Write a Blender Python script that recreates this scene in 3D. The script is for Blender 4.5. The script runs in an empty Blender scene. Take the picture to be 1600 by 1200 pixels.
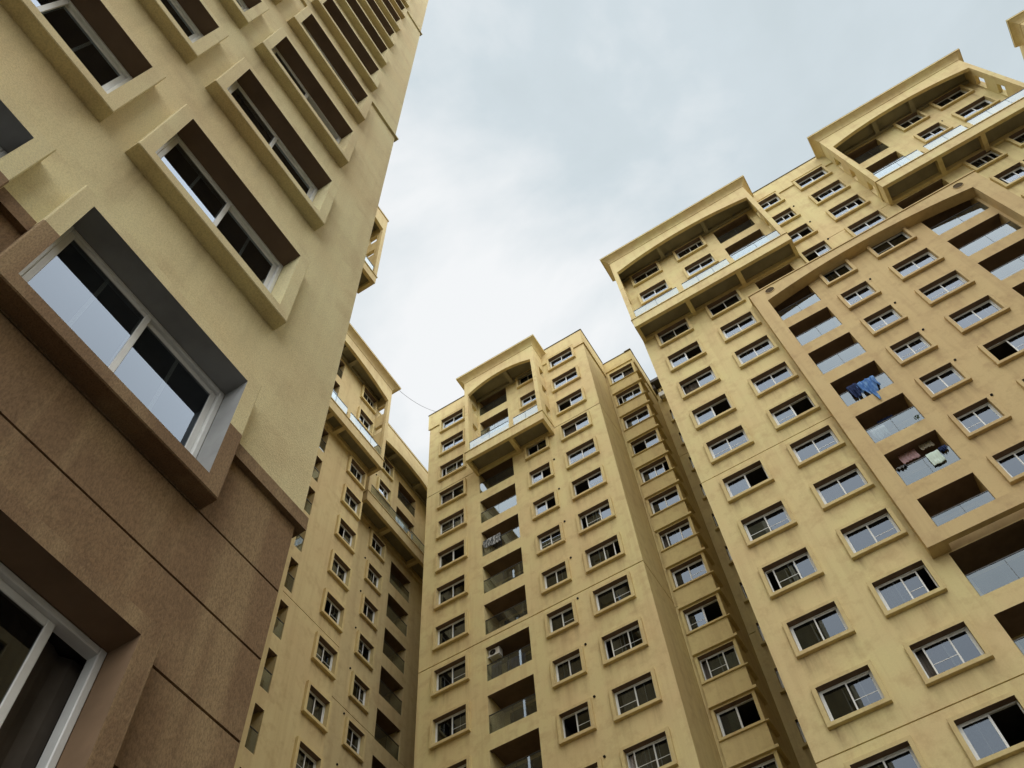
import bpy, bmesh, math, random
from mathutils import Vector, Matrix, noise as mnoise

# ------------------------------------------------------------------ camera, world, sun, exposure
scene = bpy.context.scene
col = scene.collection

AZ, EL, ROLL, FPX = 0.4559978, 1.07286766, -0.11042933, 1442.997
fwd = Vector((-math.sin(AZ) * math.cos(EL), math.cos(AZ) * math.cos(EL), math.sin(EL)))
rgt = Vector((math.cos(AZ), math.sin(AZ), 0))
upv = rgt.cross(fwd)
r2 = rgt * math.cos(ROLL) + upv * math.sin(ROLL)
u2 = -rgt * math.sin(ROLL) + upv * math.cos(ROLL)
cd = bpy.data.cameras.new('camera')
cam = bpy.data.objects.new('camera', cd)
col.objects.link(cam)
cd.sensor_fit = 'HORIZONTAL'
cd.sensor_width = 36.0
cd.lens = FPX / 1600.0 * 36.0
cd.clip_start = 0.05
cd.clip_end = 2000
m = Matrix.Identity(4)
for i in range(3):
    m[i][0], m[i][1], m[i][2] = r2[i], u2[i], -fwd[i]
m[2][3] = 1.6
cam.matrix_world = m
scene.camera = cam

SUN_EL, SUN_AZ = math.radians(50), math.radians(134)      # compass style, 0 = +Y, 90 = +X
sd = bpy.data.lights.new('sun', 'SUN')
sd.energy = 1.5
sd.angle = math.radians(110)
sd.color = (1.0, 0.985, 0.95)
sun = bpy.data.objects.new('sun', sd)
col.objects.link(sun)
sdir = Vector((math.sin(SUN_AZ) * math.cos(SUN_EL), math.cos(SUN_AZ) * math.cos(SUN_EL), math.sin(SUN_EL)))
sun.rotation_euler = sdir.to_track_quat('Z', 'Y').to_euler()
sun.location = (0, 0, 120)

world = bpy.data.worlds.new('World')
scene.world = world
world.use_nodes = True
wn = world.node_tree
wn.nodes.clear()


def nd(t, typ, **kw):
    n = t.nodes.new(typ)
    for k, v in kw.items():
        if k.startswith('i_'):
            n.inputs[k[2:].replace('_', ' ')].default_value = v
        else:
            setattr(n, k, v)
    return n


wo = nd(wn, 'ShaderNodeOutputWorld')
sky = nd(wn, 'ShaderNodeTexSky', sky_type='NISHITA', sun_disc=False, sun_elevation=SUN_EL, sun_rotation=SUN_AZ)
bg1 = nd(wn, 'ShaderNodeBackground')
bg1.inputs['Strength'].default_value = 0.06
wn.links.new(sky.outputs[0], bg1.inputs['Color'])
tc = nd(wn, 'ShaderNodeTexCoord')
sep = nd(wn, 'ShaderNodeSeparateXYZ')
wn.links.new(tc.outputs['Generated'], sep.inputs[0])
za = nd(wn, 'ShaderNodeMath', operation='MAXIMUM')
wn.links.new(sep.outputs['Z'], za.inputs[0]); za.inputs[1].default_value = 0.0
zb = nd(wn, 'ShaderNodeMath', operation='ADD')
wn.links.new(za.outputs[0], zb.inputs[0]); zb.inputs[1].default_value = 0.25
dv = nd(wn, 'ShaderNodeVectorMath', operation='DIVIDE')
cb = nd(wn, 'ShaderNodeCombineXYZ')
wn.links.new(zb.outputs[0], cb.inputs[0]); wn.links.new(zb.outputs[0], cb.inputs[1]); cb.inputs[2].default_value = 1.0
wn.links.new(tc.outputs['Generated'], dv.inputs[0]); wn.links.new(cb.outputs[0], dv.inputs[1])
ns1 = nd(wn, 'ShaderNodeTexNoise', i_Scale=3.2, i_Detail=7.0, i_Roughness=0.52, i_Distortion=0.25)
ns2 = nd(wn, 'ShaderNodeTexNoise', i_Scale=1.3, i_Detail=3.0, i_Roughness=0.5)
mp = nd(wn, 'ShaderNodeMapping')
mp.inputs['Location'].default_value = (-4.1, 1.7, 0.0)
wn.links.new(dv.outputs[0], mp.inputs[0])
wn.links.new(mp.outputs[0], ns1.inputs['Vector'])
wn.links.new(mp.outputs[0], ns2.inputs['Vector'])
ad = nd(wn, 'ShaderNodeMath', operation='MULTIPLY_ADD')
wn.links.new(ns2.outputs['Fac'], ad.inputs[0]); ad.inputs[1].default_value = 0.42
hm = nd(wn, 'ShaderNodeMath', operation='MULTIPLY')
wn.links.new(ns1.outputs['Fac'], hm.inputs[0]); hm.inputs[1].default_value = 0.58
wn.links.new(hm.outputs[0], ad.inputs[2])
rmp = nd(wn, 'ShaderNodeValToRGB')
e = rmp.color_ramp.elements
e[0].position = 0.42; e[0].color = (0.60, 0.675, 0.69, 1)
e[1].position = 0.605; e[1].color = (0.96, 0.97, 0.965, 1)
e2 = rmp.color_ramp.elements.new(0.50); e2.color = (0.67, 0.745, 0.77, 1)
wn.links.new(ad.outputs[0], rmp.inputs[0])
bg2 = nd(wn, 'ShaderNodeBackground')
bg2.inputs['Strength'].default_value = 0.385
wn.links.new(rmp.outputs[0], bg2.inputs['Color'])
mx = nd(wn, 'ShaderNodeMixShader')
mx.inputs[0].default_value = 0.88
wn.links.new(bg1.outputs[0], mx.inputs[1]); wn.links.new(bg2.outputs[0], mx.inputs[2])
wn.links.new(mx.outputs[0], wo.inputs['Surface'])

vs = scene.view_settings
vs.view_transform = 'Standard'
vs.look = 'None'
vs.exposure = 1.45
vs.gamma = 1.0
vs.use_curve_mapping = False
scene.cycles.max_bounces = 6
scene.cycles.diffuse_bounces = 3
scene.cycles.glossy_bounces = 3
scene.cycles.transparent_max_bounces = 10

# ------------------------------------------------------------------ materials
def new_mat(name):
    mt = bpy.data.materials.new(name)
    mt.use_nodes = True
    t = mt.node_tree
    t.nodes.clear()
    out = nd(t, 'ShaderNodeOutputMaterial')
    return mt, t, out


def principled(t, out, base, rough=0.8, spec=0.3, metal=0.0):
    p = nd(t, 'ShaderNodeBsdfPrincipled')
    p.inputs['Base Color'].default_value = (*base, 1)
    p.inputs['Roughness'].default_value = rough
    p.inputs['Metallic'].default_value = metal
    p.inputs['Specular IOR Level'].default_value = spec
    t.links.new(p.outputs[0], out.inputs['Surface'])
    return p


def mixc(t, a, b, fac, mode='MIX'):
    n = nd(t, 'ShaderNodeMix', data_type='RGBA', blend_type=mode)
    for sock, v in ((n.inputs[6], a), (n.inputs[7], b), (n.inputs[0], fac)):
        if hasattr(v, 'is_output'):
            t.links.new(v, sock)
        elif isinstance(v, tuple):
            sock.default_value = (*v, 1)
        else:
            sock.default_value = v
    return n.outputs[2]


def ramp(t, src, stops):
    r = nd(t, 'ShaderNodeValToRGB')
    while len(r.color_ramp.elements) < len(stops):
        r.color_ramp.elements.new(0.5)
    for el, (p, v) in zip(r.color_ramp.elements, stops):
        el.position = p
        el.color = (v, v, v, 1)
    t.links.new(src, r.inputs[0])
    return r.outputs[0]


def noise_tex(t, vec, scale, detail=4, rough=0.55, sc=None):
    n = nd(t, 'ShaderNodeTexNoise', i_Scale=scale, i_Detail=float(detail), i_Roughness=rough)
    if sc:
        mpn = nd(t, 'ShaderNodeMapping')
        mpn.inputs['Scale'].default_value = sc
        t.links.new(vec, mpn.inputs[0])
        vec = mpn.outputs[0]
    t.links.new(vec, n.inputs['Vector'])
    return n.outputs['Fac']


def stucco(name, base, tint, stain, grain=60.0, bump=0.25, grain_col=0.12, streak=0.22, bdist=0.01, gz=1.0):
    """painted render: blotchy tint, rain streaks, fine grain relief"""
    mt, t, out = new_mat(name)
    p = principled(t, out, base, 0.88, 0.18)
    g = nd(t, 'ShaderNodeNewGeometry')
    pos = g.outputs['Position']
    big = noise_tex(t, pos, 0.35, 3, 0.6)
    c = mixc(t, base, tint, ramp(t, big, [(0.38, 0.0), (0.68, 1.0)]))
    med = noise_tex(t, pos, 1.7, 4, 0.65)
    c = mixc(t, c, stain, ramp(t, med, [(0.50, 0.0), (0.72, 0.55)]))
    st = noise_tex(t, pos, 1.0, 3, 0.6, (2.6, 2.6, 0.13))
    c = mixc(t, c, stain, ramp(t, st, [(0.48, 0.0), (0.72, streak)]))
    at = nd(t, 'ShaderNodeAttribute', attribute_name='stain')
    dn = noise_tex(t, pos, 1.0, 2, 0.6, (9.0, 9.0, 0.8))
    dm = nd(t, 'ShaderNodeMath', operation='MULTIPLY')
    t.links.new(at.outputs['Fac'], dm.inputs[0]); t.links.new(ramp(t, dn, [(0.3, 0.35), (0.65, 1.0)]), dm.inputs[1])
    c = mixc(t, c, tuple(x * 0.62 for x in stain), dm.outputs[0])
    fin = noise_tex(t, pos, grain, 2, 0.7, (1, 1, gz) if gz != 1.0 else None)
    c = mixc(t, c, ramp(t, fin, [(0.3, 1.0 - grain_col), (0.62, 1.0)]), 1.0, 'MULTIPLY')
    t.links.new(c, p.inputs['Base Color'])
    b = nd(t, 'ShaderNodeBump')
    b.inputs['Strength'].default_value = bump
    b.inputs['Distance'].default_value = bdist
    und = noise_tex(t, pos, 2.2, 1, 0.5)
    hs = nd(t, 'ShaderNodeMath', operation='MULTIPLY_ADD')
    t.links.new(und, hs.inputs[0]); hs.inputs[1].default_value = 1.6
    t.links.new(fin, hs.inputs[2])
    t.links.new(hs.outputs[0], b.inputs['Height'])
    t.links.new(b.outputs[0], p.inputs['Normal'])
    return mt


M = {}
M['yellow'] = stucco('yellow_render', (0.70, 0.60, 0.305), (0.69, 0.54, 0.285), (0.52, 0.37, 0.19), 18, 0.22, 0.05, 0.4)
M['trim'] = stucco('trim_render', (0.66, 0.545, 0.27), (0.64, 0.50, 0.255), (0.48, 0.34, 0.17), 18, 0.22, 0.05, 0.4)
M['rear'] = stucco('rear_block_render', (0.64, 0.53, 0.285), (0.61, 0.48, 0.26), (0.46, 0.33, 0.175), 18, 0.22, 0.05, 0.4)
M['tan'] = stucco('tan_render', (0.605, 0.465, 0.24), (0.575, 0.425, 0.22), (0.42, 0.285, 0.15), 18, 0.22, 0.05, 0.4)
M['ochre'] = stucco('ochre_render', (0.63, 0.515, 0.245), (0.60, 0.465, 0.225), (0.44, 0.31, 0.15), 18, 0.22, 0.05, 0.4)
M['near_yellow'] = stucco('near_yellow_roughcast', (0.77, 0.69, 0.405), (0.755, 0.62, 0.35), (0.58, 0.45, 0.25), 62, 0.55, 0.22, 0.42, 0.010)
M['brown'] = stucco('brown_roughcast', (0.275, 0.175, 0.095), (0.205, 0.130, 0.072), (0.40, 0.285, 0.155), 95, 0.42, 0.40, 1.0, 0.008, 0.35)


def simple(name, base, rough=0.6, spec=0.3, metal=0.0, var=0.12, scale=3.0):
    mt, t, out = new_mat(name)
    p = principled(t, out, base, rough, spec, metal)
    g = nd(t, 'ShaderNodeNewGeometry')
    f = noise_tex(t, g.outputs['Position'], scale, 5, 0.6)
    dark = tuple(x * (1 - 2 * var) for x in base)
    c = mixc(t, dark, base, ramp(t, f, [(0.3, 0.0), (0.6, 1.0)]))
    t.links.new(c, p.inputs['Base Color'])
    return mt


M['alu'] = simple('white_aluminium', (0.74, 0.75, 0.73), 0.35, 0.5, 0.0, 0.06, 6)
M['metal'] = simple('dark_metal', (0.05, 0.05, 0.048), 0.45, 0.5, 0.4, 0.1, 6)
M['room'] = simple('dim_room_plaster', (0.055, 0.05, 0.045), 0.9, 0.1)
M['cap'] = simple('weathered_coping', (0.20, 0.17, 0.13), 0.8, 0.2, 0, 0.2, 2)
M['hole'] = simple('dark_pipe', (0.018, 0.016, 0.015), 0.7, 0.2)
M['groove'] = simple('joint_mortar', (0.10, 0.07, 0.04), 0.9, 0.1)
M['roof'] = simple('roof_concrete', (0.30, 0.28, 0.25), 0.9, 0.1)
M['ground'] = simple('asphalt_paving', (0.055, 0.052, 0.048), 0.85, 0.2, 0, 0.15, 0.8)
M['unit'] = simple('cream_enamel', (0.62, 0.61, 0.57), 0.45, 0.4)
M['roofdark'] = simple('dark_canopy_paint', (0.07, 0.06, 0.055), 0.7, 0.2)
M['grey'] = simple('bare_grey_render', (0.36, 0.365, 0.36), 0.85, 0.2, 0, 0.1, 3)
M['soffit'] = simple('brown_soffit', (0.19, 0.132, 0.095), 0.9, 0.1, 0, 0.1, 2)  # darker brown than the walls, on balcony ceilings and window-opening heads
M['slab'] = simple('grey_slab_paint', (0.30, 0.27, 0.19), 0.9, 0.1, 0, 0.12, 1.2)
M['brown_smooth'] = simple('smooth_brown_render', (0.24, 0.155, 0.092), 0.85, 0.2, 0, 0.12, 2)
M['leaf'] = simple('plant_leaf', (0.06, 0.11, 0.03), 0.6, 0.3)


def glass(name, base, tint, gloss=(0.9, 0.94, 1.0), power=3.0, rough=0.0, share=0.45, clear=0.42):
    """float glass: mirror share rises towards grazing angles, the rest is clear with a little dirt"""
    mt, t, out = new_mat(name)
    lw = nd(t, 'ShaderNodeLayerWeight')
    lw.inputs['Blend'].default_value = 0.5
    pw = nd(t, 'ShaderNodeMath', operation='POWER')
    t.links.new(lw.outputs['Facing'], pw.inputs[0]); pw.inputs[1].default_value = power
    ma = nd(t, 'ShaderNodeMath', operation='MULTIPLY_ADD')
    t.links.new(pw.outputs[0], ma.inputs[0]); ma.inputs[1].default_value = (1.0 - base) / share; ma.inputs[2].default_value = base / share
    ma.use_clamp = True
    cm = nd(t, 'ShaderNodeVectorMath', operation='SCALE')
    cm.inputs[0].default_value = gloss
    t.links.new(ma.outputs[0], cm.inputs['Scale'])
    gl = nd(t, 'ShaderNodeBsdfGlossy')
    t.links.new(cm.outputs[0], gl.inputs['Color'])
    gl.inputs['Roughness'].default_value = rough
    g = nd(t, 'ShaderNodeNewGeometry')
    tr = nd(t, 'ShaderNodeBsdfTransparent')
    tr.inputs['Color'].default_value = (clear, clear * 1.04, clear * 1.03, 1)
    df = nd(t, 'ShaderNodeBsdfDiffuse')
    df.inputs['Color'].default_value = (0.5, 0.5, 0.48, 1)
    m0 = nd(t, 'ShaderNodeMixShader')
    dirt = noise_tex(t, g.outputs['Position'], 1.6, 3, 0.6)
    t.links.new(ramp(t, dirt, [(0.35, tint * 0.4), (0.75, tint * 1.6)]), m0.inputs[0])
    t.links.new(tr.outputs[0], m0.inputs[1]); t.links.new(df.outputs[0], m0.inputs[2])
    ms = nd(t, 'ShaderNodeMixShader')
    ms.inputs[0].default_value = share
    t.links.new(m0.outputs[0], ms.inputs[1]); t.links.new(gl.outputs[0], ms.inputs[2])
    t.links.new(ms.outputs[0], out.inputs['Surface'])
    return mt


_m, _t, _o = new_mat('clear_glass_back')
_tr = nd(_t, 'ShaderNodeBsdfTransparent')
_tr.inputs['Color'].default_value = (0.93, 0.97, 0.96, 1)
_t.links.new(_tr.outputs[0], _o.inputs['Surface'])
M['clear'] = _m
M['pane'] = glass('window_glass', 0.075, 0.012, (0.68, 0.78, 0.92), 3.0)
M['rail'] = glass('balustrade_glass', 0.10, 0.05, (0.62, 0.72, 0.80), 2.8, 0.0, 0.42, 0.6)



def cloth(name, a, b, scale=14):
    mt, t, out = new_mat(name)
    p = principled(t, out, a, 0.9, 0.1)
    g = nd(t, 'ShaderNodeNewGeometry')
    f = noise_tex(t, g.outputs['Position'], scale, 4, 0.6, (1, 1, 0.35))
    t.links.new(mixc(t, a, b, ramp(t, f, [(0.42, 0.0), (0.62, 1.0)])), p.inputs['Base Color'])
    return mt


M['denim'] = cloth('light_blue_cloth', (0.06, 0.15, 0.38), (0.17, 0.31, 0.56), 7)
M['navy'] = cloth('navy_cloth', (0.012, 0.02, 0.06), (0.03, 0.05, 0.13))
M['pink'] = cloth('pink_cloth', (0.55, 0.36, 0.38), (0.63, 0.46, 0.48), 4)
M['cream'] = cloth('cream_cloth', (0.52, 0.47, 0.36), (0.60, 0.56, 0.46), 4)
M['mint'] = cloth('mint_cloth', (0.55, 0.66, 0.58), (0.62, 0.72, 0.65), 4)
M['print'] = cloth('grey_print_cloth', (0.05, 0.055, 0.06), (0.42, 0.43, 0.43), 9)
M['white'] = cloth('white_cloth', (0.62, 0.64, 0.66), (0.72, 0.73, 0.74), 5)
M['curtain'] = cloth('curtain_cloth', (0.46, 0.40, 0.36), (0.55, 0.49, 0.45), 3)
M['curtain_dark'] = cloth('dark_curtain_cloth', (0.10, 0.085, 0.07), (0.15, 0.13, 0.11), 3)


# ------------------------------------------------------------------ mesh helpers
class MB:
    def __init__(self):
        self.v, self.f, self.m = [], [], []

    def face(self, pts, mat=0):
        n = len(self.v)
        self.v += [tuple(p) for p in pts]
        self.f.append(tuple(range(n, n + len(pts))))
        self.m.append(mat)

    def box(self, x0, x1, y0, y1, z0, z1, mat=0, skip=''):
        """skip letters: l r f b d u = -x +x -y +y -z +z"""
        n = len(self.v)
        self.v += [(x0, y0, z0), (x1, y0, z0), (x1, y1, z0), (x0, y1, z0),
                   (x0, y0, z1), (x1, y0, z1), (x1, y1, z1), (x0, y1, z1)]
        for k, q in (('d', (3, 2, 1, 0)), ('u', (4, 5, 6, 7)), ('f', (0, 1, 5, 4)),
                     ('r', (1, 2, 6, 5)), ('b', (2, 3, 7, 6)), ('l', (3, 0, 4, 7))):
            if k not in skip:
                self.f.append(tuple(n + i for i in q)); self.m.append(mat)

    def bevelbox(self, x0, x1, y0, y1, z0, z1, b=0.012, mat=0):
        """box with a bevelled front (-y) edge"""
        n = len(self.v)
        self.v += [(x0 + b, y0, z0 + b), (x1 - b, y0, z0 + b), (x1 - b, y0, z1 - b), (x0 + b, y0, z1 - b),
                   (x0, y0 + b, z0), (x1, y0 + b, z0), (x1, y0 + b, z1), (x0, y0 + b, z1),
                   (x0, y1, z0), (x1, y1, z0), (x1, y1, z1), (x0, y1, z1)]
        fs = [(0, 1, 2, 3), (8, 11, 10, 9)]
        for a in range(4):
            c = (a + 1) % 4
            fs += [(4 + a, 4 + c, c, a), (8 + a, 8 + c, 4 + c, 4 + a)]
        for q in fs:
            self.f.append(tuple(n + i for i in q)); self.m.append(mat)

    def prism(self, poly, y0, y1, mat=0, back=True):
        """poly: (x,z) counter-clockwise seen from -y"""
        n, k = len(self.v), len(poly)
        self.v += [(x, y0, z) for x, z in poly] + [(x, y1, z) for x, z in poly]
        self.f.append(tuple(range(n, n + k))); self.m.append(mat)
        if back:
            self.f.append(tuple(range(n + 2 * k - 1, n + k - 1, -1))); self.m.append(mat)
        for i in range(k):
            j = (i + 1) % k
            self.f.append((n + j, n + i, n + k + i, n + k + j)); self.m.append(mat)

    def mesh(self, name, mats):
        me = bpy.data.meshes.new(name)
        me.from_pydata(self.v, [], self.f)
        for mt in mats:
            me.materials.append(mt)
        if any(self.m):
            me.polygons.foreach_set('material_index', self.m)
        me.update()
        return me


def add(name, me, parent=None, loc=(0, 0, 0), rz=0.0):
    o = bpy.data.objects.new(name, me)
    col.objects.link(o)
    o.location = loc
    o.rotation_euler = (0, 0, rz)
    if parent is not None:
        o.parent = parent
    return o


def tag(o, label, cat, group=None):
    o['label'] = label
    o['category'] = cat
    if group:
        o['group'] = group
    return o


RND2 = random.Random(23)


class Facade:
    """a facade plane of a building: local x runs right along it, local y goes into it, local z is height"""

    def __init__(self, root, origin, side):
        self.root = root
        self.base = Vector(root.location)
        self.o = Vector(origin)
        self.rz = 0.0 if side == 'S' else math.pi / 2       # S faces -Y, E faces +X
        self.side = side
        self.holes = []
        self.grooves = []
        self.sills = []

    def put(self, name, me, x=0.0, z=0.0, y=0.0):
        if self.side == 'S':
            p = Vector((self.o.x + x, self.o.y + y, self.o.z + z))
        else:
            p = Vector((self.o.x - y, self.o.y + x, self.o.z + z))
        return add(name, me, self.root, p - self.base, self.rz)

    def wall(self, x0, x1, z0, z1, mats, region=None, name='wall'):
        xs, zs = {x0, x1}, {z0, z1}
        hs = [h for h in self.holes if h[0] < x1 and h[1] > x0 and h[2] < z1 and h[3] > z0]
        gs = [(a, b, z - w / 2, z + w / 2, d) for (a, b, z, w, d) in self.grooves if z0 < z < z1]
        for h in hs + [g[:4] for g in gs] + ([region] if region else []):
            for x in h[:2]:
                if x0 < x < x1: xs.add(x)
            for z in h[2:4]:
                if z0 < z < z1: zs.add(z)
        drips = []
        for (a, b, zt) in self.sills:
            if a < x0 or b > x1 or zt < z0 + 1.3 or zt > z1: continue
            n = 10
            cols = [round(a + (b - a) * i / n, 3) for i in range(n + 1)]
            vals = [0.0] + [RND2.choice([0.05, 0.15, 0.3, 0.1, 0.6]) + (0.35 if i in (1, n - 1) else 0) for i in range(1, n)] + [0.0]
            L = RND2.uniform(0.75, 1.2)
            drips.append((cols, vals, zt, zt - L))
            xs.update(cols)
            zs.update((round(zt - L, 3), round(zt - L * 0.45, 3), zt))
        xs, zs = sorted(xs), sorted(zs)
        xs = [x for i, x in enumerate(xs) if i == 0 or x - xs[i - 1] > 1e-4]

        def stain(x, z):
            for (cols, vals, zt, zl) in drips:
                if zl - 1e-3 <= z <= zt + 1e-3 and cols[0] - 1e-3 <= x <= cols[-1] + 1e-3:
                    t = (x - cols[0]) / (cols[-1] - cols[0]) * (len(cols) - 1)
                    q = max(0, min(int(t), len(cols) - 2))
                    return (vals[q] + (vals[q + 1] - vals[q]) * (t - q)) * max(0.0, (z - zl) / (zt - zl))
            return 0.0
        mb = MB()
        for j in range(len(zs) - 1):
            cz = (zs[j] + zs[j + 1]) / 2
            run = None
            for i in range(len(xs) - 1):
                cx = (xs[i] + xs[i + 1]) / 2
                inside = any(h[0] < cx < h[1] and h[2] < cz < h[3] for h in hs)
                gr = next((g for g in gs if g[0] < cx < g[1] and g[2] < cz < g[3]), None)
                mi = 1 if region and region[0] < cx < region[1] and region[2] < cz < region[3] else 0
                if inside:
                    continue
                if gr:
                    d = gr[4]
                    a, b, c, e_ = xs[i], xs[i + 1], zs[j], zs[j + 1]
                    mb.face([(a, d, c), (b, d, c), (b, d, e_), (a, d, e_)], mi)
                    mb.face([(a, 0, c), (b, 0, c), (b, d, c), (a, d, c)], mi)
                    mb.face([(a, d, e_), (b, d, e_), (b, 0, e_), (a, 0, e_)], mi)
                    continue
                mb.face([(xs[i], 0, zs[j]), (xs[i + 1], 0, zs[j]), (xs[i + 1], 0, zs[j + 1]), (xs[i], 0, zs[j + 1])], mi)
        me = mb.mesh(name, mats)
        at = me.attributes.new('stain', 'FLOAT', 'CORNER')
        cache = {}
        vv = []
        for l in me.loops:
            x, y, z = mb.v[l.vertex_index]
            key = (round(x, 3), round(z, 3))
            if key not in cache: cache[key] = stain(x, z)
            vv.append(cache[key])
        at.data.foreach_set('value', vv)
        return self.put(name, me)


# ------------------------------------------------------------------ windows
RND = random.Random(11)
PROUD, DEEP, JAMB = 0.165, 0.08, 0.15
CACHE = {}


def cached(key, fn):
    if key not in CACHE:
        CACHE[key] = fn()
    return CACHE[key]


def surround_mesh(w, h, mats, split=None, rev=None):
    """projecting plaster box frame round a window, outer size w x h; optional colour split height"""
    def mk():
        mb = MB()
        j = JAMB
        f, b, d = -PROUD, 0.0, DEEP
        levels = [0.0, h] if split is None else [0.0, split, h]
        c = 0.010
        for k in range(len(levels) - 1):
            a, z1 = levels[k], levels[k + 1]
            mi = 0 if split is None else (1 if k == 0 else 0)
            for (xa, xb) in ((0, j), (w - j, w)):
                za, zb_ = max(a, 0.0), min(z1, h)
                mb.face([(xa + (c if xa == 0 else 0), f, za + (c if za == 0 else 0)), (xb - (c if xb == w else 0), f, za + (c if za == 0 else 0)),
                         (xb - (c if xb == w else 0), f, zb_ - (c if zb_ == h else 0)), (xa + (c if xa == 0 else 0), f, zb_ - (c if zb_ == h else 0))], mi)
            # chamfers and outer sides
            mb.face([(0, f + c, a), (c, f, a + (c if a == 0 else 0)), (c, f, z1 - (c if z1 == h else 0)), (0, f + c, z1)], mi)
            mb.face([(w - c, f, a + (c if a == 0 else 0)), (w, f + c, a), (w, f + c, z1), (w - c, f, z1 - (c if z1 == h else 0))], mi)
            mb.face([(0, b, a), (0, f + c, a), (0, f + c, z1), (0, b, z1)], mi)
            mb.face([(w, f + c, a), (w, b, a), (w, b, z1), (w, f + c, z1)], mi)
            za, zb_ = max(a, j), min(z1, h - j)
            mb.face([(j, f, za), (j, d, za), (j, d, zb_), (j, f, zb_)], mi if rev is None else rev)
            mb.face([(w - j, d, za), (w - j, f, za), (w - j, f, zb_), (w - j, d, zb_)], mi if rev is None else rev)
        lo = 0 if split is None else 1
        mb.face([(j, f, c), (w - j, f, c), (w - j, f, j), (j, f, j)], lo)
        mb.face([(j, f, h - j), (w - j, f, h - j), (w - j, f, h - c), (j, f, h - c)], 0)
        mb.face([(0, f + c, 0), (w, f + c, 0), (w - c, f, c), (c, f, c)], lo)
        mb.face([(c, f, h - c), (w - c, f, h - c), (w, f + c, h), (0, f + c, h)], 0)
        mb.face([(0, b, 0), (w, b, 0), (w, f + c, 0), (0, f + c, 0)], lo)
        mb.face([(0, f + c, h), (w, f + c, h), (w, b, h), (0, b, h)], 0)
        mb.face([(j, f, j), (w - j, f, j), (w - j, d, j), (j, d, j)], lo)
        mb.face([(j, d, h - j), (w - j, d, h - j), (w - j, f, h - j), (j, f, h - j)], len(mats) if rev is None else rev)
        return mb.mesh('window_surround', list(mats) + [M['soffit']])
    return cached(('sur', w, h, tuple(x.name for x in mats), split, rev), mk)


def frame_mesh(w, h):
    """aluminium outer frame of a sliding window with opening w x h, origin at lower left"""
    def mk():
        mb = MB()
        t = 0.05
        y0, y1 = 0.075, 0.165
        mb.bevelbox(0.002, t, y0, y1, 0.002, h - 0.002, 0.006)
        mb.bevelbox(w - t, w - 0.002, y0, y1, 0.002, h - 0.002, 0.006)
        mb.bevelbox(t, w - t, y0 + 0.003, y1, 0.002, t, 0.006)
        mb.bevelbox(t, w - t, y0 + 0.003, y1, h - t, h - 0.002, 0.006)
        return mb.mesh('window', [M['alu']])
    return cached(('fr', w, h), mk)


def sash_mesh(w, h, kind):
    def mk():
        mb = MB()
        t = 0.055
        mb.bevelbox(0, t, 0, 0.026, 0, h, 0.005)
        mb.bevelbox(w - t, w, 0, 0.026, 0, h, 0.005)
        mb.bevelbox(t, w - t, 0.002, 0.026, 0, t, 0.004)
        mb.bevelbox(t, w - t, 0.002, 0.026, h - t, h, 0.004)
        if kind in (1, 3):
            mb.box(t, w - t, 0.004, 0.022, h * 0.40, h * 0.40 + 0.022)
        if kind in (2, 3):
            mb.box(w * 0.5 - 0.015, w * 0.5 + 0.015, 0.0175, 0.0245, t, h - t)
        return mb.mesh('sash', [M['alu']])
    return cached(('sash', round(w, 3), h, kind), mk)


def pane_mesh(w, h):
    def mk():
        mb = MB()
        mb.box(0.05, w - 0.05, 0.010, 0.016, 0.05, h - 0.05, 1, 'f')
        mb.face([(0.05, 0.010, 0.05), (w - 0.05, 0.010, 0.05), (w - 0.05, 0.010, h - 0.05), (0.05, 0.010, h - 0.05)], 0)
        return mb.mesh('pane', [M['pane'], M['clear']])
    return cached(('pane', round(w, 3), h), mk)


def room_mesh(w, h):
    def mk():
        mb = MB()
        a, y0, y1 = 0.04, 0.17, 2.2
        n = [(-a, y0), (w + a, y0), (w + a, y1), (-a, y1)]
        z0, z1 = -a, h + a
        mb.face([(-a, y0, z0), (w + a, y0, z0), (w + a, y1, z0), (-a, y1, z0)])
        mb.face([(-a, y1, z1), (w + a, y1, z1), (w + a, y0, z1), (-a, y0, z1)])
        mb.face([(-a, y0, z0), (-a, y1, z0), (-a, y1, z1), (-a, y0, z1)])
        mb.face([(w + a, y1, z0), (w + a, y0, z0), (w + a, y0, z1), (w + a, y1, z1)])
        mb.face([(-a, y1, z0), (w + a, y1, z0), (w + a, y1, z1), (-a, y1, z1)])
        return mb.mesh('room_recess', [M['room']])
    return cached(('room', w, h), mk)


def curtain_mesh(w, h, mat):
    def mk():
        mb = MB()
        n = 26
        pts = [(w * i / n, 0.03 * math.sin(i * 1.9) + 0.015 * math.sin(i * 0.7)) for i in range(n + 1)]
        for i in range(n):
            (xa, ya), (xb, yb) = pts[i], pts[i + 1]
            mb.face([(xa, 0.30 + ya, 0.02), (xb, 0.30 + yb, 0.02), (xb, 0.30 + yb, h), (xa, 0.30 + ya, h)])
        return mb.mesh('curtain', [mat])
    return cached(('cur', round(w, 2), h, mat.name), mk)


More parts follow.
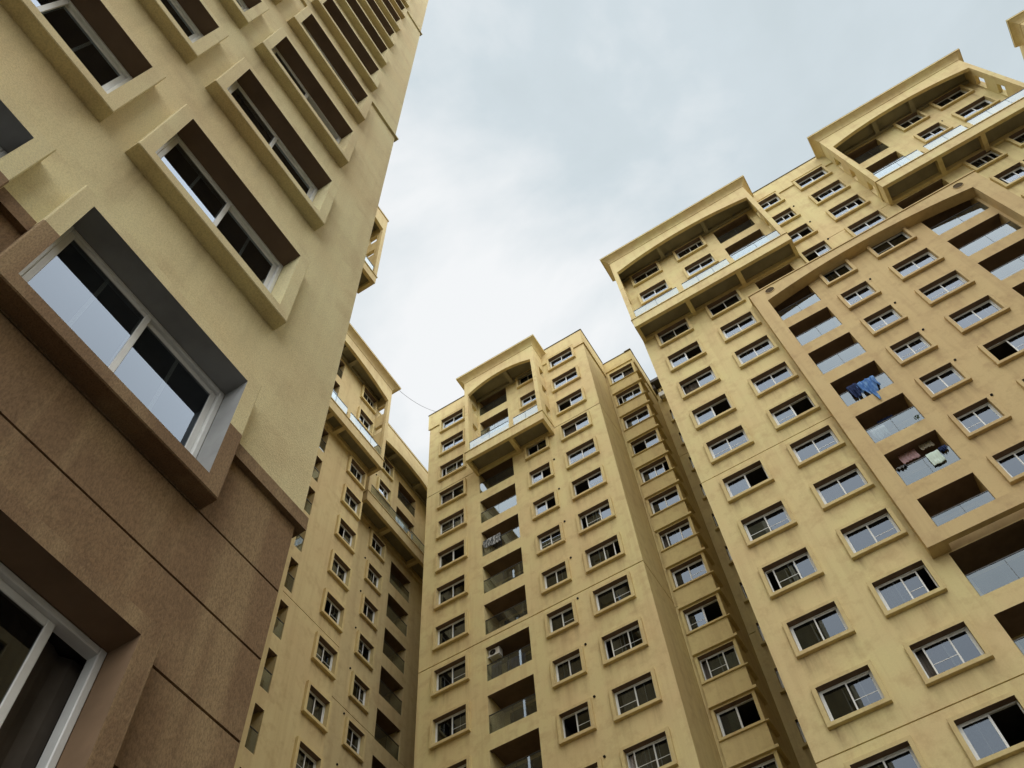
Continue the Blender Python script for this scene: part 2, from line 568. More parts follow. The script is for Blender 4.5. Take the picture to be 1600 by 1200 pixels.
def window(fc, x, z, w, h, paints, split=None, state=None, kinds=None):
    """outer lower-left corner (x,z), outer size w,h; cuts its hole in the facade"""
    ow, oh = round(w - 2 * JAMB, 4), round(h - 2 * JAMB, 4)
    ox, oz = x + JAMB, z + JAMB
    fc.holes.append((ox, ox + ow, oz, oz + oh))
    fc.sills.append((x, x + w, z))
    fr = fc.put('window', frame_mesh(ow, oh), ox, oz)
    add('window_surround', surround_mesh(w, h, paints, split, 2 if len(paints) > 2 else None), fr, (-JAMB, 0, -JAMB))
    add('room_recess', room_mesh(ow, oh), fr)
    sw = ow / 2 - 0.05 + 0.03
    sh = round(oh - 0.10, 4)
    st = state or RND.choices(['closed', 'left', 'right', 'ajar', 'third'], [46, 14, 16, 14, 10])[0]
    k1 = RND.choices([0, 1, 2, 3], [50, 28, 12, 10])[0]
    k2 = RND.choices([0, 1, 2, 3], [50, 28, 12, 10])[0]
    if kinds: k1, k2 = kinds
    xl, xr = 0.05, ow - 0.05 - sw
    if st == 'left':
        xl = xr - 0.02
    elif st == 'right':
        xr = xl + 0.02
    elif st == 'ajar':
        xl += sw * 0.28
    elif st == 'third':
        xr -= sw * 0.32
    for (xx, yy, k) in ((xl, 0.084, k1), (xr, 0.114, k2)):
        add('sash', sash_mesh(sw, sh, k), fr, (xx, yy, 0.05))
        add('pane', pane_mesh(sw, sh), fr, (xx, yy, 0.05))
    c = RND.random()
    if c < 0.36:
        add('curtain', curtain_mesh(ow * RND.choice([0.45, 0.5, 1.0]), oh, M['curtain'] if c < 0.10 else M['curtain_dark']), fr)
    return fr


def vent(fc, x, z):
    def mk():
        mb = MB()
        n = 14
        a, b = 0.055, 0.042
        for i in range(n):
            p, q = 2 * math.pi * i / n, 2 * math.pi * (i + 1) / n
            P = lambda r, t, y: (r * math.cos(t), y, r * math.sin(t))
            mb.face([P(a, p, -0.05), P(a, q, -0.05), P(a, q, 0.0), P(a, p, 0.0)])
            mb.face([P(b, p, -0.05), P(b, q, -0.05), P(a, q, -0.05), P(a, p, -0.05)])
            mb.face([P(b, q, -0.05), P(b, p, -0.05), P(b, p, -0.004), P(b, q, -0.004)])
        mb.face([(b * math.cos(2 * math.pi * i / n), -0.004, b * math.sin(2 * math.pi * i / n)) for i in range(n)])
        return mb.mesh('vent_pipe', [M['hole']])
    return fc.put('vent_pipe', cached('vent', mk), x, z)


def glass_rail(parent, fc, x0, x1, y, z0, h, n, stop=0.03):
    """row of n glass panels with thin gaps, lying at local y, plus a slim top rail"""
    gap = 0.018
    w = (x1 - x0 - gap * (n - 1)) / n
    for i in range(n):
        def mk():
            mb = MB()
            mb.box(0, w, -0.006, 0.006, 0.02, h, 1, 'f')
            mb.face([(0, -0.006, 0.02), (w, -0.006, 0.02), (w, -0.006, h), (0, -0.006, h)], 0)
            return mb.mesh('glass_panel', [M['rail'], M['clear']])
        add('glass_panel', cached(('gp', round(w, 3), round(h, 3)), mk), parent, (x0 + i * (w + gap), y, z0))

    def mk2():
        mb = MB()
        L = x1 - x0
        mb.box(0, L, -0.022, 0.022, h + 0.002, h + 0.035)
        for i in range(n - 1):
            xx = (i + 1) * w + i * gap
            mb.box(xx - 0.006, xx + gap + 0.006, 0.009, 0.035, 0.0, h)
        return mb.mesh('handrail', [M['metal']])
    add('handrail', cached(('hr', round(x1 - x0, 3), round(h, 3), n), mk2), parent, (x0, y, z0))


def balcony(fc, x0, x1, z0, z1, paint, depth=1.45, panels=2, rail=True):
    fc.holes.append((x0, x1, z0, z1))
    w, h = round(x1 - x0, 3), round(z1 - z0, 3)

    def mk():
        mb = MB()
        d = depth
        mb.face([(0, 0, 0), (w, 0, 0), (w, d, 0), (0, d, 0)], 0)
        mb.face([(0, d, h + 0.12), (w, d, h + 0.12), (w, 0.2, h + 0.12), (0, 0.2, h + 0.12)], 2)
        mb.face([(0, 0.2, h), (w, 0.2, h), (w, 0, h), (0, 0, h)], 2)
        mb.face([(0, 0.2, h + 0.12), (w, 0.2, h + 0.12), (w, 0.2, h), (0, 0.2, h)], 0)
        mb.face([(0, 0, 0), (0, d, 0), (0, d, h + 0.12), (0, 0, h + 0.12)], 0)
        mb.face([(w, d, 0), (w, 0, 0), (w, 0, h + 0.12), (w, d, h + 0.12)], 0)
        a, b, t = 0.3, w - 0.3, h - 0.05
        mb.face([(0, d, 0), (a, d, 0), (a, d, h + 0.12), (0, d, h + 0.12)], 0)
        mb.face([(b, d, 0), (w, d, 0), (w, d, h + 0.12), (b, d, h + 0.12)], 0)
        mb.face([(a, d, t), (b, d, t), (b, d, h + 0.12), (a, d, h + 0.12)], 0)
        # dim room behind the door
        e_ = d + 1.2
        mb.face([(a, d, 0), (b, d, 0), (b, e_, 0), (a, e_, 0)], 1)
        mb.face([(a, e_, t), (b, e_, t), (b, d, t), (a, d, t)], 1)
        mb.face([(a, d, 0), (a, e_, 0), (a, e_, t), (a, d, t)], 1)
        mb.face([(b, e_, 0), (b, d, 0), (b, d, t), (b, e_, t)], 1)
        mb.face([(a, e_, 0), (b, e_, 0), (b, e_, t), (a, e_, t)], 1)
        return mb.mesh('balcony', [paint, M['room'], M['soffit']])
    o = fc.put('balcony', cached(('bal', w, h, depth, paint.name), mk), x0, z0)

    def mkd():
        mb = MB()
        a, b, t, d = 0.3, w - 0.3, h - 0.05, depth + 0.03
        mid = (a + b) / 2
        for (xa, xb, za, zb_) in ((a, a + 0.06, 0, t), (b - 0.06, b, 0, t), (mid - 0.05, mid + 0.05, 0, t), (a + 0.06, b - 0.06, t - 0.06, t)):
            mb.box(xa + 0.001, xb - 0.001, d, d + 0.05, za + 0.002, zb_ - 0.002, 0)
        mb.box(a + 0.06, mid - 0.05, d + 0.02, d + 0.026, 0.01, t - 0.06, 1)
        mb.box(mid + 0.05, b - 0.06, d + 0.03, d + 0.036, 0.01, t - 0.06, 1)
        return mb.mesh('door', [M['metal'], M['pane']])
    add('door', cached(('door', w, h, depth), mkd), o)
    if rail:
        glass_rail(o, fc, 0.02, w - 0.02, 0.05, 0.0, 1.0, panels)
    return o


# ------------------------------------------------------------------ larger building pieces
def arc(x0, x1, zs, rise, n=22):
    """points of a shallow segmental arch from x1 back to x0 (right to left)"""
    c = (x1 - x0) / 2
    R = (c * c + rise * rise) / (2 * rise)
    xm, zc = (x0 + x1) / 2, zs + rise - R
    a = math.asin(c / R)
    return [(xm + R * math.sin(a - 2 * a * i / n), zc + R * math.cos(a - 2 * a * i / n)) for i in range(n + 1)]


def crown_balcony(fc, x0, x1, p, zb=49.0, zband=49.9, spring=57.1, rise=0.75, ztop=59.3, paint=None, inner=None, cornice=True,
                  beams=(0.33, 0.67), stop_post=(0.36, 0.66), holes=True, rail_groups=None):
    """projecting two-storey balcony at the top of a facade: floor band, arched fascia, pierced side fins, cornice"""
    paint = paint or M['yellow']
    inner = inner or paint
    mb = MB()
    t = 0.20
    y0 = -p
    # floor band on three sides, slab and downstand beams
    mb.box(x0, x1, y0, y0 + t, zb, zband, 0)
    mb.box(x0, x0 + t, y0 + t, 0, zb + 0.002, zband, 0, 'f')
    mb.box(x1 - t, x1, y0 + t, 0, zb + 0.002, zband, 0, 'f')
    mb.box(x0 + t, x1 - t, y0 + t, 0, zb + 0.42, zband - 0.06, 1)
    for f in beams:
        xx = x0 + (x1 - x0) * f
        mb.box(xx - 0.13, xx + 0.13, y0 + t, 0, zb + 0.02, zb + 0.42, 0)
    # wall-side rib and ceiling
    mb.box(x0 + t, x1 - t, -0.16, 0, zb + 0.06, zb + 0.42, 0)
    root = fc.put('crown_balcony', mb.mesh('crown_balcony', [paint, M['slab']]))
    mb = MB()
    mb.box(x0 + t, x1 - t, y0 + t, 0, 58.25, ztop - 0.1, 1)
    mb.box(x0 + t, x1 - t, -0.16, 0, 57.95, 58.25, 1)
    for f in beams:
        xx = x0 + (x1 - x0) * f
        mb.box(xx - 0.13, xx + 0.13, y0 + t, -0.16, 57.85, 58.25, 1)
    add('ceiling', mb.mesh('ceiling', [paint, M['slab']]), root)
    # projecting drip line on the band
    mb = MB()
    mb.box(x0 - 0.05, x1 + 0.05, y0 - 0.05, 0, zband + 0.002, zband + 0.07, 0)
    add('floor_nosing', mb.mesh('floor_nosing', [paint]), root)
    # arched fascia on two corner posts
    pw = 0.27
    mb = MB()
    za = zband + 0.072
    zg = 54.42
    a = arc(x0 + pw, x1 - pw, spring, rise)
    poly = [(x0, zg + 0.03), (x0 + pw, zg + 0.03)] + a[::-1] + [(x1 - pw, zg + 0.03), (x1, zg + 0.03), (x1, ztop), (x0, ztop)]
    mb.prism(poly, y0, y0 + t)
    for xa in (x0, x1 - pw):
        mb.box(xa, xa + pw, y0, y0 + t, za, zg, 0)
        mb.box(xa + 0.02, xa + pw - 0.02, y0 + 0.02, y0 + t, zg, zg + 0.03, 0)
    add('arched_fascia', mb.mesh('arched_fascia', [paint]), root)
    # pierced side fins
    for xa in (x0, x1 - t):
        mb = MB()
        ya, yb = y0 + t, 0.0
        hz = [(50.55, 51.7), (53.45, 54.35), (55.75, 56.9)] if holes else []
        h0, h1 = yb - 0.72, yb - 0.1
        zc = za
        for (u, v) in hz:
            mb.box(xa, xa + t, ya, yb, zc, u, 0, 'fb')
            mb.box(xa, xa + t, ya, h0, u, v, 0, 'fdu')
            mb.box(xa, xa + t, h1, yb, u, v, 0, 'bdu')
            zc = v
        mb.box(xa, xa + t, ya, yb, zc, ztop, 0, 'fb')
        add('side_fin', mb.mesh('side_fin', [paint]), root)
    # cornice
    prof = [(ztop - 0.40, 0.0), (ztop - 0.40, 0.035), (ztop - 0.33, 0.035), (ztop - 0.33, 0.02), (ztop - 0.29, 0.02),
            (ztop - 0.20, 0.07), (ztop - 0.10, 0.16), (ztop - 0.02, 0.28), (ztop + 0.04, 0.38), (ztop + 0.04, 0.42), (ztop + 0.15, 0.43)]
    if not cornice:
        prof = [(ztop - 0.02, 0.0), (ztop - 0.02, 0.05), (ztop + 0.1, 0.05)]
    mb = MB()

    def ring(z, o):
        return [(x0 - o, 0.15, z), (x0 - o, y0 - o, z), (x1 + o, y0 - o, z), (x1 + o, 0.15, z)]
    for (za_, oa), (zb_, ob) in zip(prof[:-1], prof[1:]):
        A, B = ring(za_, oa), ring(zb_, ob)
        for i in range(3):
            mb.face([A[i], A[i + 1], B[i + 1], B[i]], 0)
        mb.face([A[3], A[0], B[0], B[3]], 0)
    T = ring(*prof[-1])
    T2 = [(x, y, z + 0.05) for x, y, z in T]
    for i in range(4):
        mb.face([T[i], T[(i + 1) % 4], T2[(i + 1) % 4], T2[i]], 1)
    mb.face(T2, 1)
    add('cornice', mb.mesh('cornice', [paint, M['cap']]), root)
    # balustrade: groups of panels with short solid posts between them
    zr = zband + 0.075
    cuts = [x0 + pw + 0.03] + [x0 + (x1 - x0) * f for f in stop_post] + [x1 - pw - 0.03]
    for i in range(len(cuts) - 1):
        a0 = cuts[i] + (0.17 if i else 0)
        a1 = cuts[i + 1] - (0.17 if i < len(cuts) - 2 else 0)
        n = max(2, round((a1 - a0) / 1.15))
        glass_rail(root, fc, a0, a1, y0 + 0.07, zr, 1.0, n)
        if i:
            mb = MB()
            mb.bevelbox(cuts[i] - 0.14, cuts[i] + 0.14, y0 + 0.01, y0 + 0.19, zr - 0.003, zr + 0.62)
            add('rail_post', mb.mesh('rail_post', [paint]), root)
    return root


def coping(fc, x0, x1, z, y0=-0.14, y1=0.35, name='coping'):
    mb = MB()
    mb.box(x0, x1, y0, y1, z, z + 0.05)
    return fc.put(name, mb.mesh(name, [M['cap']]))


def strip(fc, x0, x1, z0, z1, proud, mat, name, ends=0.0, back=0.0):
    mb = MB()
    mb.box(x0, x1 + ends, -proud, back, z0, z1, 0, 'b' if back <= 0 else '')
    return fc.put(name, mb.mesh(name, [mat]))


def parapet_band(fc, x0, x1, z0, z1, windows, mat):
    """parapet strip standing 9 cm proud, broken where top-row window frames cut into it"""
    segs, a = [], x0
    for (wa, wb) in sorted(windows):
        if wb <= x0 or wa >= x1: continue
        segs.append((a, wa)); a = wb
    segs.append((a, x1))
    mb = MB()
    zt = max([w_[1] for w_ in [(0, z0)]])
    for (a, b) in segs:
        if b - a > 0.02:
            mb.box(a, b, -0.09, 0, z0, z0 + 0.55, 0, 'bu')
    mb.box(x0, x1, -0.09, 0, z0 + 0.55, z1, 0, 'b')
    return fc.put('parapet', mb.mesh('parapet', [mat]))


def shell(root, x0, x1, y0, y1, z1, mats, faces, name='outer_wall'):
    """remaining plain walls and roof of a block; faces from S N W E R"""
    b = Vector(root.location)
    mb = MB()
    P = lambda x, y, z: (x - b.x, y - b.y, z - b.z)
    if 'S' in faces: mb.face([P(x0, y0, 0), P(x1, y0, 0), P(x1, y0, z1), P(x0, y0, z1)])
    if 'N' in faces: mb.face([P(x1, y1, 0), P(x0, y1, 0), P(x0, y1, z1), P(x1, y1, z1)])
    if 'W' in faces: mb.face([P(x0, y1, 0), P(x0, y0, 0), P(x0, y0, z1), P(x0, y1, z1)])
    if 'E' in faces: mb.face([P(x1, y0, 0), P(x1, y1, 0), P(x1, y1, z1), P(x1, y0, z1)])
    if mb.f:
        add(name, mb.mesh(name, mats), root)
    if 'R' in faces:
        r = MB()
        r.face([P(x0, y0, z1 - 0.9), P(x1, y0, z1 - 0.9), P(x1, y1, z1 - 0.9), P(x0, y1, z1 - 0.9)])
        add('roof', r.mesh('roof', [M['roof']]), root)


def building(name, loc, label, cat='building', group=None):
    o = bpy.data.objects.new(name, None)
    col.objects.link(o)
    o.location = loc
    return tag(o, label, cat, group)


# ------------------------------------------------------------------ ground
mb = MB()
mb.face([(-400, -400, 0), (400, -400, 0), (400, 400, 0), (-400, 400, 0)])
g = add('ground', mb.mesh('ground', [M['ground']]))
g['kind'] = 'structure'

YW, TN, TR = [M['yellow']], [M['tan']], [M['trim']]
WL, WS, WH = 2.10, 1.66, 1.66

# ------------------------------------------------------------------ right tower
D = building('apartment_tower', (8.7, 31.0, 0), 'yellow high-rise on the right with an arched tan balcony bay and laundry')
fd = Facade(D, (0, 25.1, 0), 'S')
dz = lambda k: 20.94 + 2.953 * k
BAY = (2.65, 15.30, 25.35, 46.70)
topw = []
for k in range(-2, 13):
    z = dz(k)
    inbay = BAY[2] < z + 0.8 < BAY[3] - 0.6
    for (x, w, colname) in ((-2.83, WL, 'a'), (0.36, WL, 'a'), (6.2, WS, 'b'), (8.94, WL, 'b'), (15.7, WS, 'c'), (18.05, WL, 'c')):
        if k < 0 and colname != 'a' and x > 9: continue
        if k == 10 and x in (-2.83, 0.36, 15.7, 18.05): pass
        window(fd, x, z, w, WH, TN if (colname == 'b' and inbay) else TR)
        if w == WS:
            vent(fd, x + w + 0.10, z + WH + 0.02)
        if k == 12: topw.append((x, x + w))
    zb0 = z - 0.72
    if k >= -2:
        pt = M['tan'] if inbay else M['yellow']
        if k <= 1:
            balcony(fd, 3.17, 5.75, zb0, zb0 + 2.12, pt)
            balcony(fd, 11.82, 14.42, zb0, zb0 + 2.12, pt)
        elif k <= 9:
            balcony(fd, 3.40, 5.52, zb0, zb0 + 2.10, pt)
            balcony(fd, 11.82, 14.42, zb0, zb0 + 2.10, pt)
        else:
            balcony(fd, 3.18, 5.56, zb0 if k > 10 else 50.05, zb0 + 2.05, pt, rail=(k > 10))
            balcony(fd, 12.48, 14.42, zb0 if k > 10 else 50.05, zb0 + 2.05, pt, rail=(k > 10))
fd.grooves = [(-3.6, 21.0, 20.10, 0.05, 0.05), (-3.6, 2.65, 34.90, 0.05, 0.05), (15.3, 21.0, 34.90, 0.05, 0.05), (6.2, 11.55, 49.28, 0.05, 0.05)]
fd.wall(-3.6, 21.0, 0.0, 59.75, [M['yellow'], M['tan']], BAY)
parapet_band(fd, 6.30, 11.55, 57.78, 59.75, topw, M['yellow'])
coping(fd, -3.62, 21.02, 59.75)
shell(D, -3.6, 21.0, 25.1, 37.5, 59.75, YW, 'NWER')
crown_balcony(fd, -3.57, 6.22, 1.25, stop_post=(0.335, 0.665), beams=(0.335, 0.66))
crown_balcony(fd, 11.55, 20.80, 1.25, stop_post=(0.33, 0.60), beams=(0.34, 0.60))
# projecting arched frame of the bay
mb = MB()
x0, x1, z0, z1 = BAY
bp = 0.60
xi0, xi1 = 3.32, 14.55
a = arc(xi0, xi1, 45.38, 0.66, 40)
mb.prism([(x0, 26.0), (xi0, 26.0)] + a[::-1] + [(xi1, 26.0), (x1, 26.0), (x1, z1), (x0, z1)], -bp, 0, 0, back=False)
mb.box(x0, xi0, -bp, 0, z0, 26.0, 0, 'bu')
mb.box(xi1, x1, -bp, 0, z0, 26.0, 0, 'bu')
mb.box(xi0, xi1, -bp, -bp + 0.24, z0, 26.0, 0, 'lr')
bay = fd.put('bay_frame', mb.mesh('bay_frame', TN))
mb = MB()
mb.box(x0 - 0.05, x1 + 0.05, -bp - 0.05, 0, z1 + 0.002, z1 + 0.09)
add('frame_cap', mb.mesh('frame_cap', TN), bay)
for xm in (3.72, 14.2):
    mb = MB()
    n, R0, R1 = 24, 0.27, 0.24
    c = lambda r, t, y: (r * math.cos(t), y, r * math.sin(t))
    for i in range(n):
        p, q = 2 * math.pi * i / n, 2 * math.pi * (i + 1) / n
        mb.face([c(R1, p, -0.03), c(R1, q, -0.03), c(R0, q, -0.03), c(R0, p, -0.03)], 0)
        mb.face([c(R0, p, -0.03), c(R0, q, -0.03), c(R0, q, 0), c(R0, p, 0)], 0)
        mb.face([c(R1, q, -0.03), c(R1, p, -0.03), c(R1, p, -0.006), c(R1, q, -0.006)], 1)
    mb.face([c(R1, 2 * math.pi * i / n, -0.006) for i in range(n)], 1)
    add('roundel', mb.mesh('roundel', [M['tan'], M['groove']]), bay, (xm, -bp, 46.22))

# ------------------------------------------------------------------ tower beyond the right one
F = building('apartment_tower', (30, 31.0, 0), 'yellow tower of which only a cornice corner shows at the upper right edge')
ff = Facade(F, (0, 25.1, 0), 'S')
for k in range(6, 13):
    for x in (25.4, 28.6):
        window(ff, x, dz(k), WL, WH, YW)
ff.wall(24.62, 36.0, 0, 59.75, YW)
shell(F, 24.62, 36.0, 25.1, 37.5, 59.75, YW, 'NWER')
crown_balcony(ff, 24.66, 34.4, 1.25)
coping(ff, 24.60, 36.02, 59.75)

# ------------------------------------------------------------------ centre block
B = building('apartment_block', (-13, 33.0, 0), 'yellow block in the middle with a single arched top balcony and a recessed right-hand strip')
fb = Facade(B, (0, 27.5, 0), 'S')
bz = lambda k: 26.93 + 2.972 * k
topw = []
for k in range(-2, 11):
    z = bz(k)
    window(fb, -19.43, z, WL, WH, TR, state='closed' if k == 2 else None)
    window(fb, -13.10, z + 0.10, WS, WH - 0.1, TR)
    window(fb, -10.62, z, WL, WH, TR)
    vent(fb, -13.10 + WS + 0.13, z + WH + 0.06)
    zb0 = z - 0.60
    if k <= 7:
        balcony(fb, -16.43, -14.01, zb0, zb0 + 2.12, M['yellow'])
    else:
        balcony(fb, -16.20, -14.01, zb0 if k > 8 else 50.05, zb0 + 2.05, M['yellow'], rail=(k > 8))
    if k == 10: topw += [(-19.43, -19.43 + WL), (-10.62, -10.62 + WL)]
fb.grooves = [(-20.33, -7.78, 34.95, 0.07, 0.08), (-20.33, -7.78, 49.72, 0.06, 0.06)]
fb.wall(-20.33, -7.78, 0, 59.9, YW)
parapet_band(fb, -20.42, -16.54, 57.95, 59.9, topw, M['yellow'])
parapet_band(fb, -11.0, -7.78, 57.95, 59.9, topw, M['yellow'])
coping(fb, -20.46, -7.70, 59.9)
crown_balcony(fb, -16.54, -11.0, 1.37, stop_post=(0.60,), beams=(0.56,))
# return wall facing the right tower, with the same joints carried round
fe = Facade(B, (-7.78, 0, 0), 'E')
fe.grooves = [(27.5, 30.7, 34.95, 0.10, 0.10), (27.5, 30.7, 49.72, 0.08, 0.08)]
fe.wall(27.5, 30.7, 0, 59.9, [M['ochre']])
strip(fe, 27.41, 30.69, 57.95, 59.9, 0.09, M['ochre'], 'parapet')
coping(fe, 27.36, 30.6, 59.9)
# recessed strip with corner windows on slabs
fr_ = Facade(B, (0, 30.7, 0), 'S')
rz_ = lambda k: 26.67 + 2.966 * k
OC = [M['ochre']]
for k in range(-1, 11):
    z = rz_(k)
    window(fr_, -7.60, z, 2.03, WH, OC)
    mb = MB()
    mb.box(-7.60, -5.40, -0.26, 0, z - 0.045, z - 0.003, 0, '')
    mb.box(-5.567, -5.40, 0.0, 0.9, z - 0.045, z - 0.003, 0, '')
    mb.box(-7.60, -5.40, -0.30, 0, z - 1.36, z - 1.23, 0, '')
    mb.box(-5.567, -5.40, 0.0, 0.9, z - 1.36, z - 1.23, 0, '')
    mb.box(-7.60, -5.57, -0.17, 0, z - 1.228, z - 0.047, 0, 'b')
    fr_.put('window_apron', mb.mesh('window_apron', OC))
fr_.grooves = [(-7.78, -5.57, 34.70, 0.05, 0.05)]
fr_.wall(-7.78, -5.57, 0, 59.7, OC)
strip(fr_, -7.69, -5.48, 58.45, 59.7, 0.09, M['ochre'], 'parapet')
coping(fr_, -7.7, -5.42, 59.7)
fs = Facade(B, (-5.57, 0, 0), 'E')
fs.wall(30.7, 34.3, 0, 59.7, OC)
strip(fs, 30.6, 34.3, 57.9, 59.7, 0.09, M['ochre'], 'parapet')
coping(fs, 30.5, 34.3, 59.7)
ffar = Facade(B, (0, 34.3, 0), 'S')
for k in range(-1, 12):
    window(ffar, -5.18, 24.75 + 2.97 * k, 1.3, 1.5, OC)
ffar.grooves = [(-5.57, -3.6, 34.7, 0.05, 0.05), (-5.57, -3.6, 50.6, 0.05, 0.05)]
ffar.wall(-5.57, -3.62, 0, 60.2, OC)
mb = MB()
mb.box(-5.56, -3.64, -0.75, 0, 59.3, 59.62)
mb.box(-5.50, -5.3, -0.55, 0, 58.7, 59.3)
ffar.put('roof_canopy', mb.mesh('roof_canopy', [M['roofdark']]))
shell(B, -20.33, -7.78, 27.5, 42, 59.9, YW, 'NWR')
shell(B, -7.78, -5.57, 30.7, 42, 59.7, OC, 'R')

# ------------------------------------------------------------------ rear left block
RB = [M['rear']]
Cc = building('apartment_block', (-27, 22.0, 0), 'tan block in shade between the near left wall and the middle block')
fc1 = Facade(Cc, (-22.1, 0, 0), 'E')
cz = lambda k: 29.30 + 2.975 * k
for k in range(-3, 10):
    z = cz(k)
    window(fc1, 21.83, z, WS, WH, TR)
    zb0 = z - 0.53
    balcony(fc1, 17.7, 19.9, zb0 if k != 7 else 50.05, zb0 + 2.1, M['rear'], rail=(k < 7 or k > 7))
fc1.grooves = [(13.6, 23.55, 34.40, 0.05, 0.05)]
fc1.wall(13.6, 23.55, 0, 59.6, RB)
crown_balcony(fc1, 14.3, 23.8, 1.05, stop_post=(0.62,), beams=(0.5, 0.62), ztop=59.3, paint=M['rear'])
coping(fc1, 13.6, 23.6, 59.6)
fc2 = Facade(Cc, (-24.3, 0, 0), 'E')
for k in range(-3, 10):
    z = cz(k) + 0.02
    window(fc2, 27.05, z, 1.58, WH, TR)
    vent(fc2, 26.92, z + 1.78)
    zb0 = z - 0.93
    balcony(fc2, 29.43, 31.56, max(zb0, 50.05) if k == 7 else zb0, zb0 + 2.0, M['rear'], rail=(k != 7))
fc2.grooves = [(23.55, 42.0, 34.40, 0.05, 0.05)]
fc2.wall(23.55, 42.0, 0, 59.6, RB)
crown_balcony(fc2, 25.05, 33.4, 1.17, stop_post=(0.55,), beams=(0.33, 0.7), cornice=False, ztop=59.5, paint=M['rear'])
b = Cc.location
mb = MB()
P = lambda x, y, z: (x - b.x, y - b.y, z)
mb.face([P(-24.3, 42.0, 0), P(-20.34, 42.0, 0), P(-20.34, 42.0, 59.6), P(-24.3, 42.0, 59.6)])
mb.face([P(-22.1, 23.55, 0), P(-24.3, 23.55, 0), P(-24.3, 23.55, 59.6), P(-22.1, 23.55, 59.6)])
mb.face([P(-34, 13.6, 0), P(-22.1, 13.6, 0), P(-22.1, 13.6, 59.6), P(-34, 13.6, 59.6)])
mb.face([P(-34, 42.0, 0), P(-34, 13.6, 0), P(-34, 13.6, 59.6), P(-34, 42.0, 59.6)])
add('return_wall', mb.mesh('return_wall', RB), Cc)
mb = MB()
mb.face([P(-34, 13.6, 58.9), P(-22.1, 13.6, 58.9), P(-22.1, 23.55, 58.9), P(-34, 23.55, 58.9)])
mb.face([P(-34, 23.55, 58.9), P(-24.3, 23.55, 58.9), P(-24.3, 42.0, 58.9), P(-34, 42.0, 58.9)])
add('roof', mb.mesh('roof', [M['roof']]), Cc)

# ------------------------------------------------------------------ block whose balcony peeps out behind the near tower
E_ = building('apartment_block', (-19, 8.0, 0), 'tan block whose topmost balcony corner juts out behind the near left wall')
fe1 = Facade(E_, (-15.4, 0, 0), 'E')
for k in range(7, 10):
    window(fe1, 10.9, cz(k), WS, WH, RB)
fe1.wall(5.0, 13.48, 0, 59.5, RB)
crown_balcony(fe1, 5.4, 13.62, 1.15, zb=48.75, zband=49.6, stop_post=(0.5,), beams=(0.5,), cornice=False, ztop=59.3, paint=M['rear'])
shell(E_, -22.0, -15.4, 5.0, 13.48, 59.5, RB, 'SNWR')

# ------------------------------------------------------------------ near left tower
A = building('apartment_tower', (-11, -6.0, 0), 'close rough-cast tower on the left, yellow above a brown grooved base')
fa = Facade(A, (-3.68, 0, 0), 'E')
az = lambda k: 4.04 + 2.993 * k
PAINT_Z = 7.88
NY, BR = [M['near_yellow']], [M['brown']]
for k in range(0, 17):
    z = az(k)
    for x in (0.20, -2.21):
        if k == 0:
            window(fa, x, z, WL, WH + 0.02, [M['brown'], M['brown'], M['brown_smooth']], state='third', kinds=(0, 0))
        elif k == 1:
            window(fa, x, z, WL, WH + 0.02, [M['near_yellow'], M['brown'], M['grey']], PAINT_Z - z, state='closed', kinds=(2, 2))
        else:
            window(fa, x, z, WL, WH + 0.02, NY, state='closed' if k in (2, 3) else None, kinds=(2, 2) if k == 2 else ((0, 0) if k < 6 else None))
fa.grooves = [(-9.0, 3.18, z, 0.022, 0.03) for z in (7.01, 6.32, 5.63, 4.94, 4.25, 3.56)]
fa.wall(-9.0, 3.23, PAINT_Z, 60.5, NY)
fa.wall(-9.0, 3.18, 0.0, PAINT_Z, BR, name='base_wall')
for (xa, xb) in ((-9.0, -2.212), (-0.108, 0.198), (2.302, 3.26)):
    strip(fa, xa, xb, 7.80, 7.965, 0.055, M['brown'], 'base_moulding', 0.0, 0.09)
for z in (21.28, 36.8):
    strip(fa, -9.0, 3.30, z - 0.03, z + 0.03, 0.05, M['near_yellow'], 'string_course', 0.0, 0.06)
coping(fa, -9.0, 3.3, 60.5)
# rest of the tower: north face with its windows seen only in reflections, other sides plain
b = A.location
mb = MB()
P = lambda x, y, z: (x - b.x, y - b.y, z)
mb.face([P(-3.68, 3.23, PAINT_Z), P(-19, 3.23, PAINT_Z), P(-19, 3.23, 60.5), P(-3.68, 3.23, 60.5)], 0)
mb.face([P(-3.68, 3.18, 0), P(-19, 3.18, 0), P(-19, 3.18, PAINT_Z), P(-3.68, 3.18, PAINT_Z)], 1)
mb.face([P(-19, 3.23, 0), P(-19, -9, 0), P(-19, -9, 60.5), P(-19, 3.23, 60.5)], 0)
mb.face([P(-19, -9, 0), P(-3.68, -9, 0), P(-3.68, -9, 60.5), P(-19, -9, 60.5)], 0)
mb.face([P(-3.68, 3.18, PAINT_Z), P(-19, 3.18, PAINT_Z), P(-19, 3.23, PAINT_Z), P(-3.68, 3.23, PAINT_Z)], 0)
add('outer_wall', mb.mesh('outer_wall', [M['near_yellow'], M['brown']]), A)
mb = MB()
mb.face([P(-19, -9, 59.6), P(-3.68, -9, 59.6), P(-3.68, 3.23, 59.6), P(-19, 3.23, 59.6)])
add('roof', mb.mesh('roof', [M['roof']]), A)


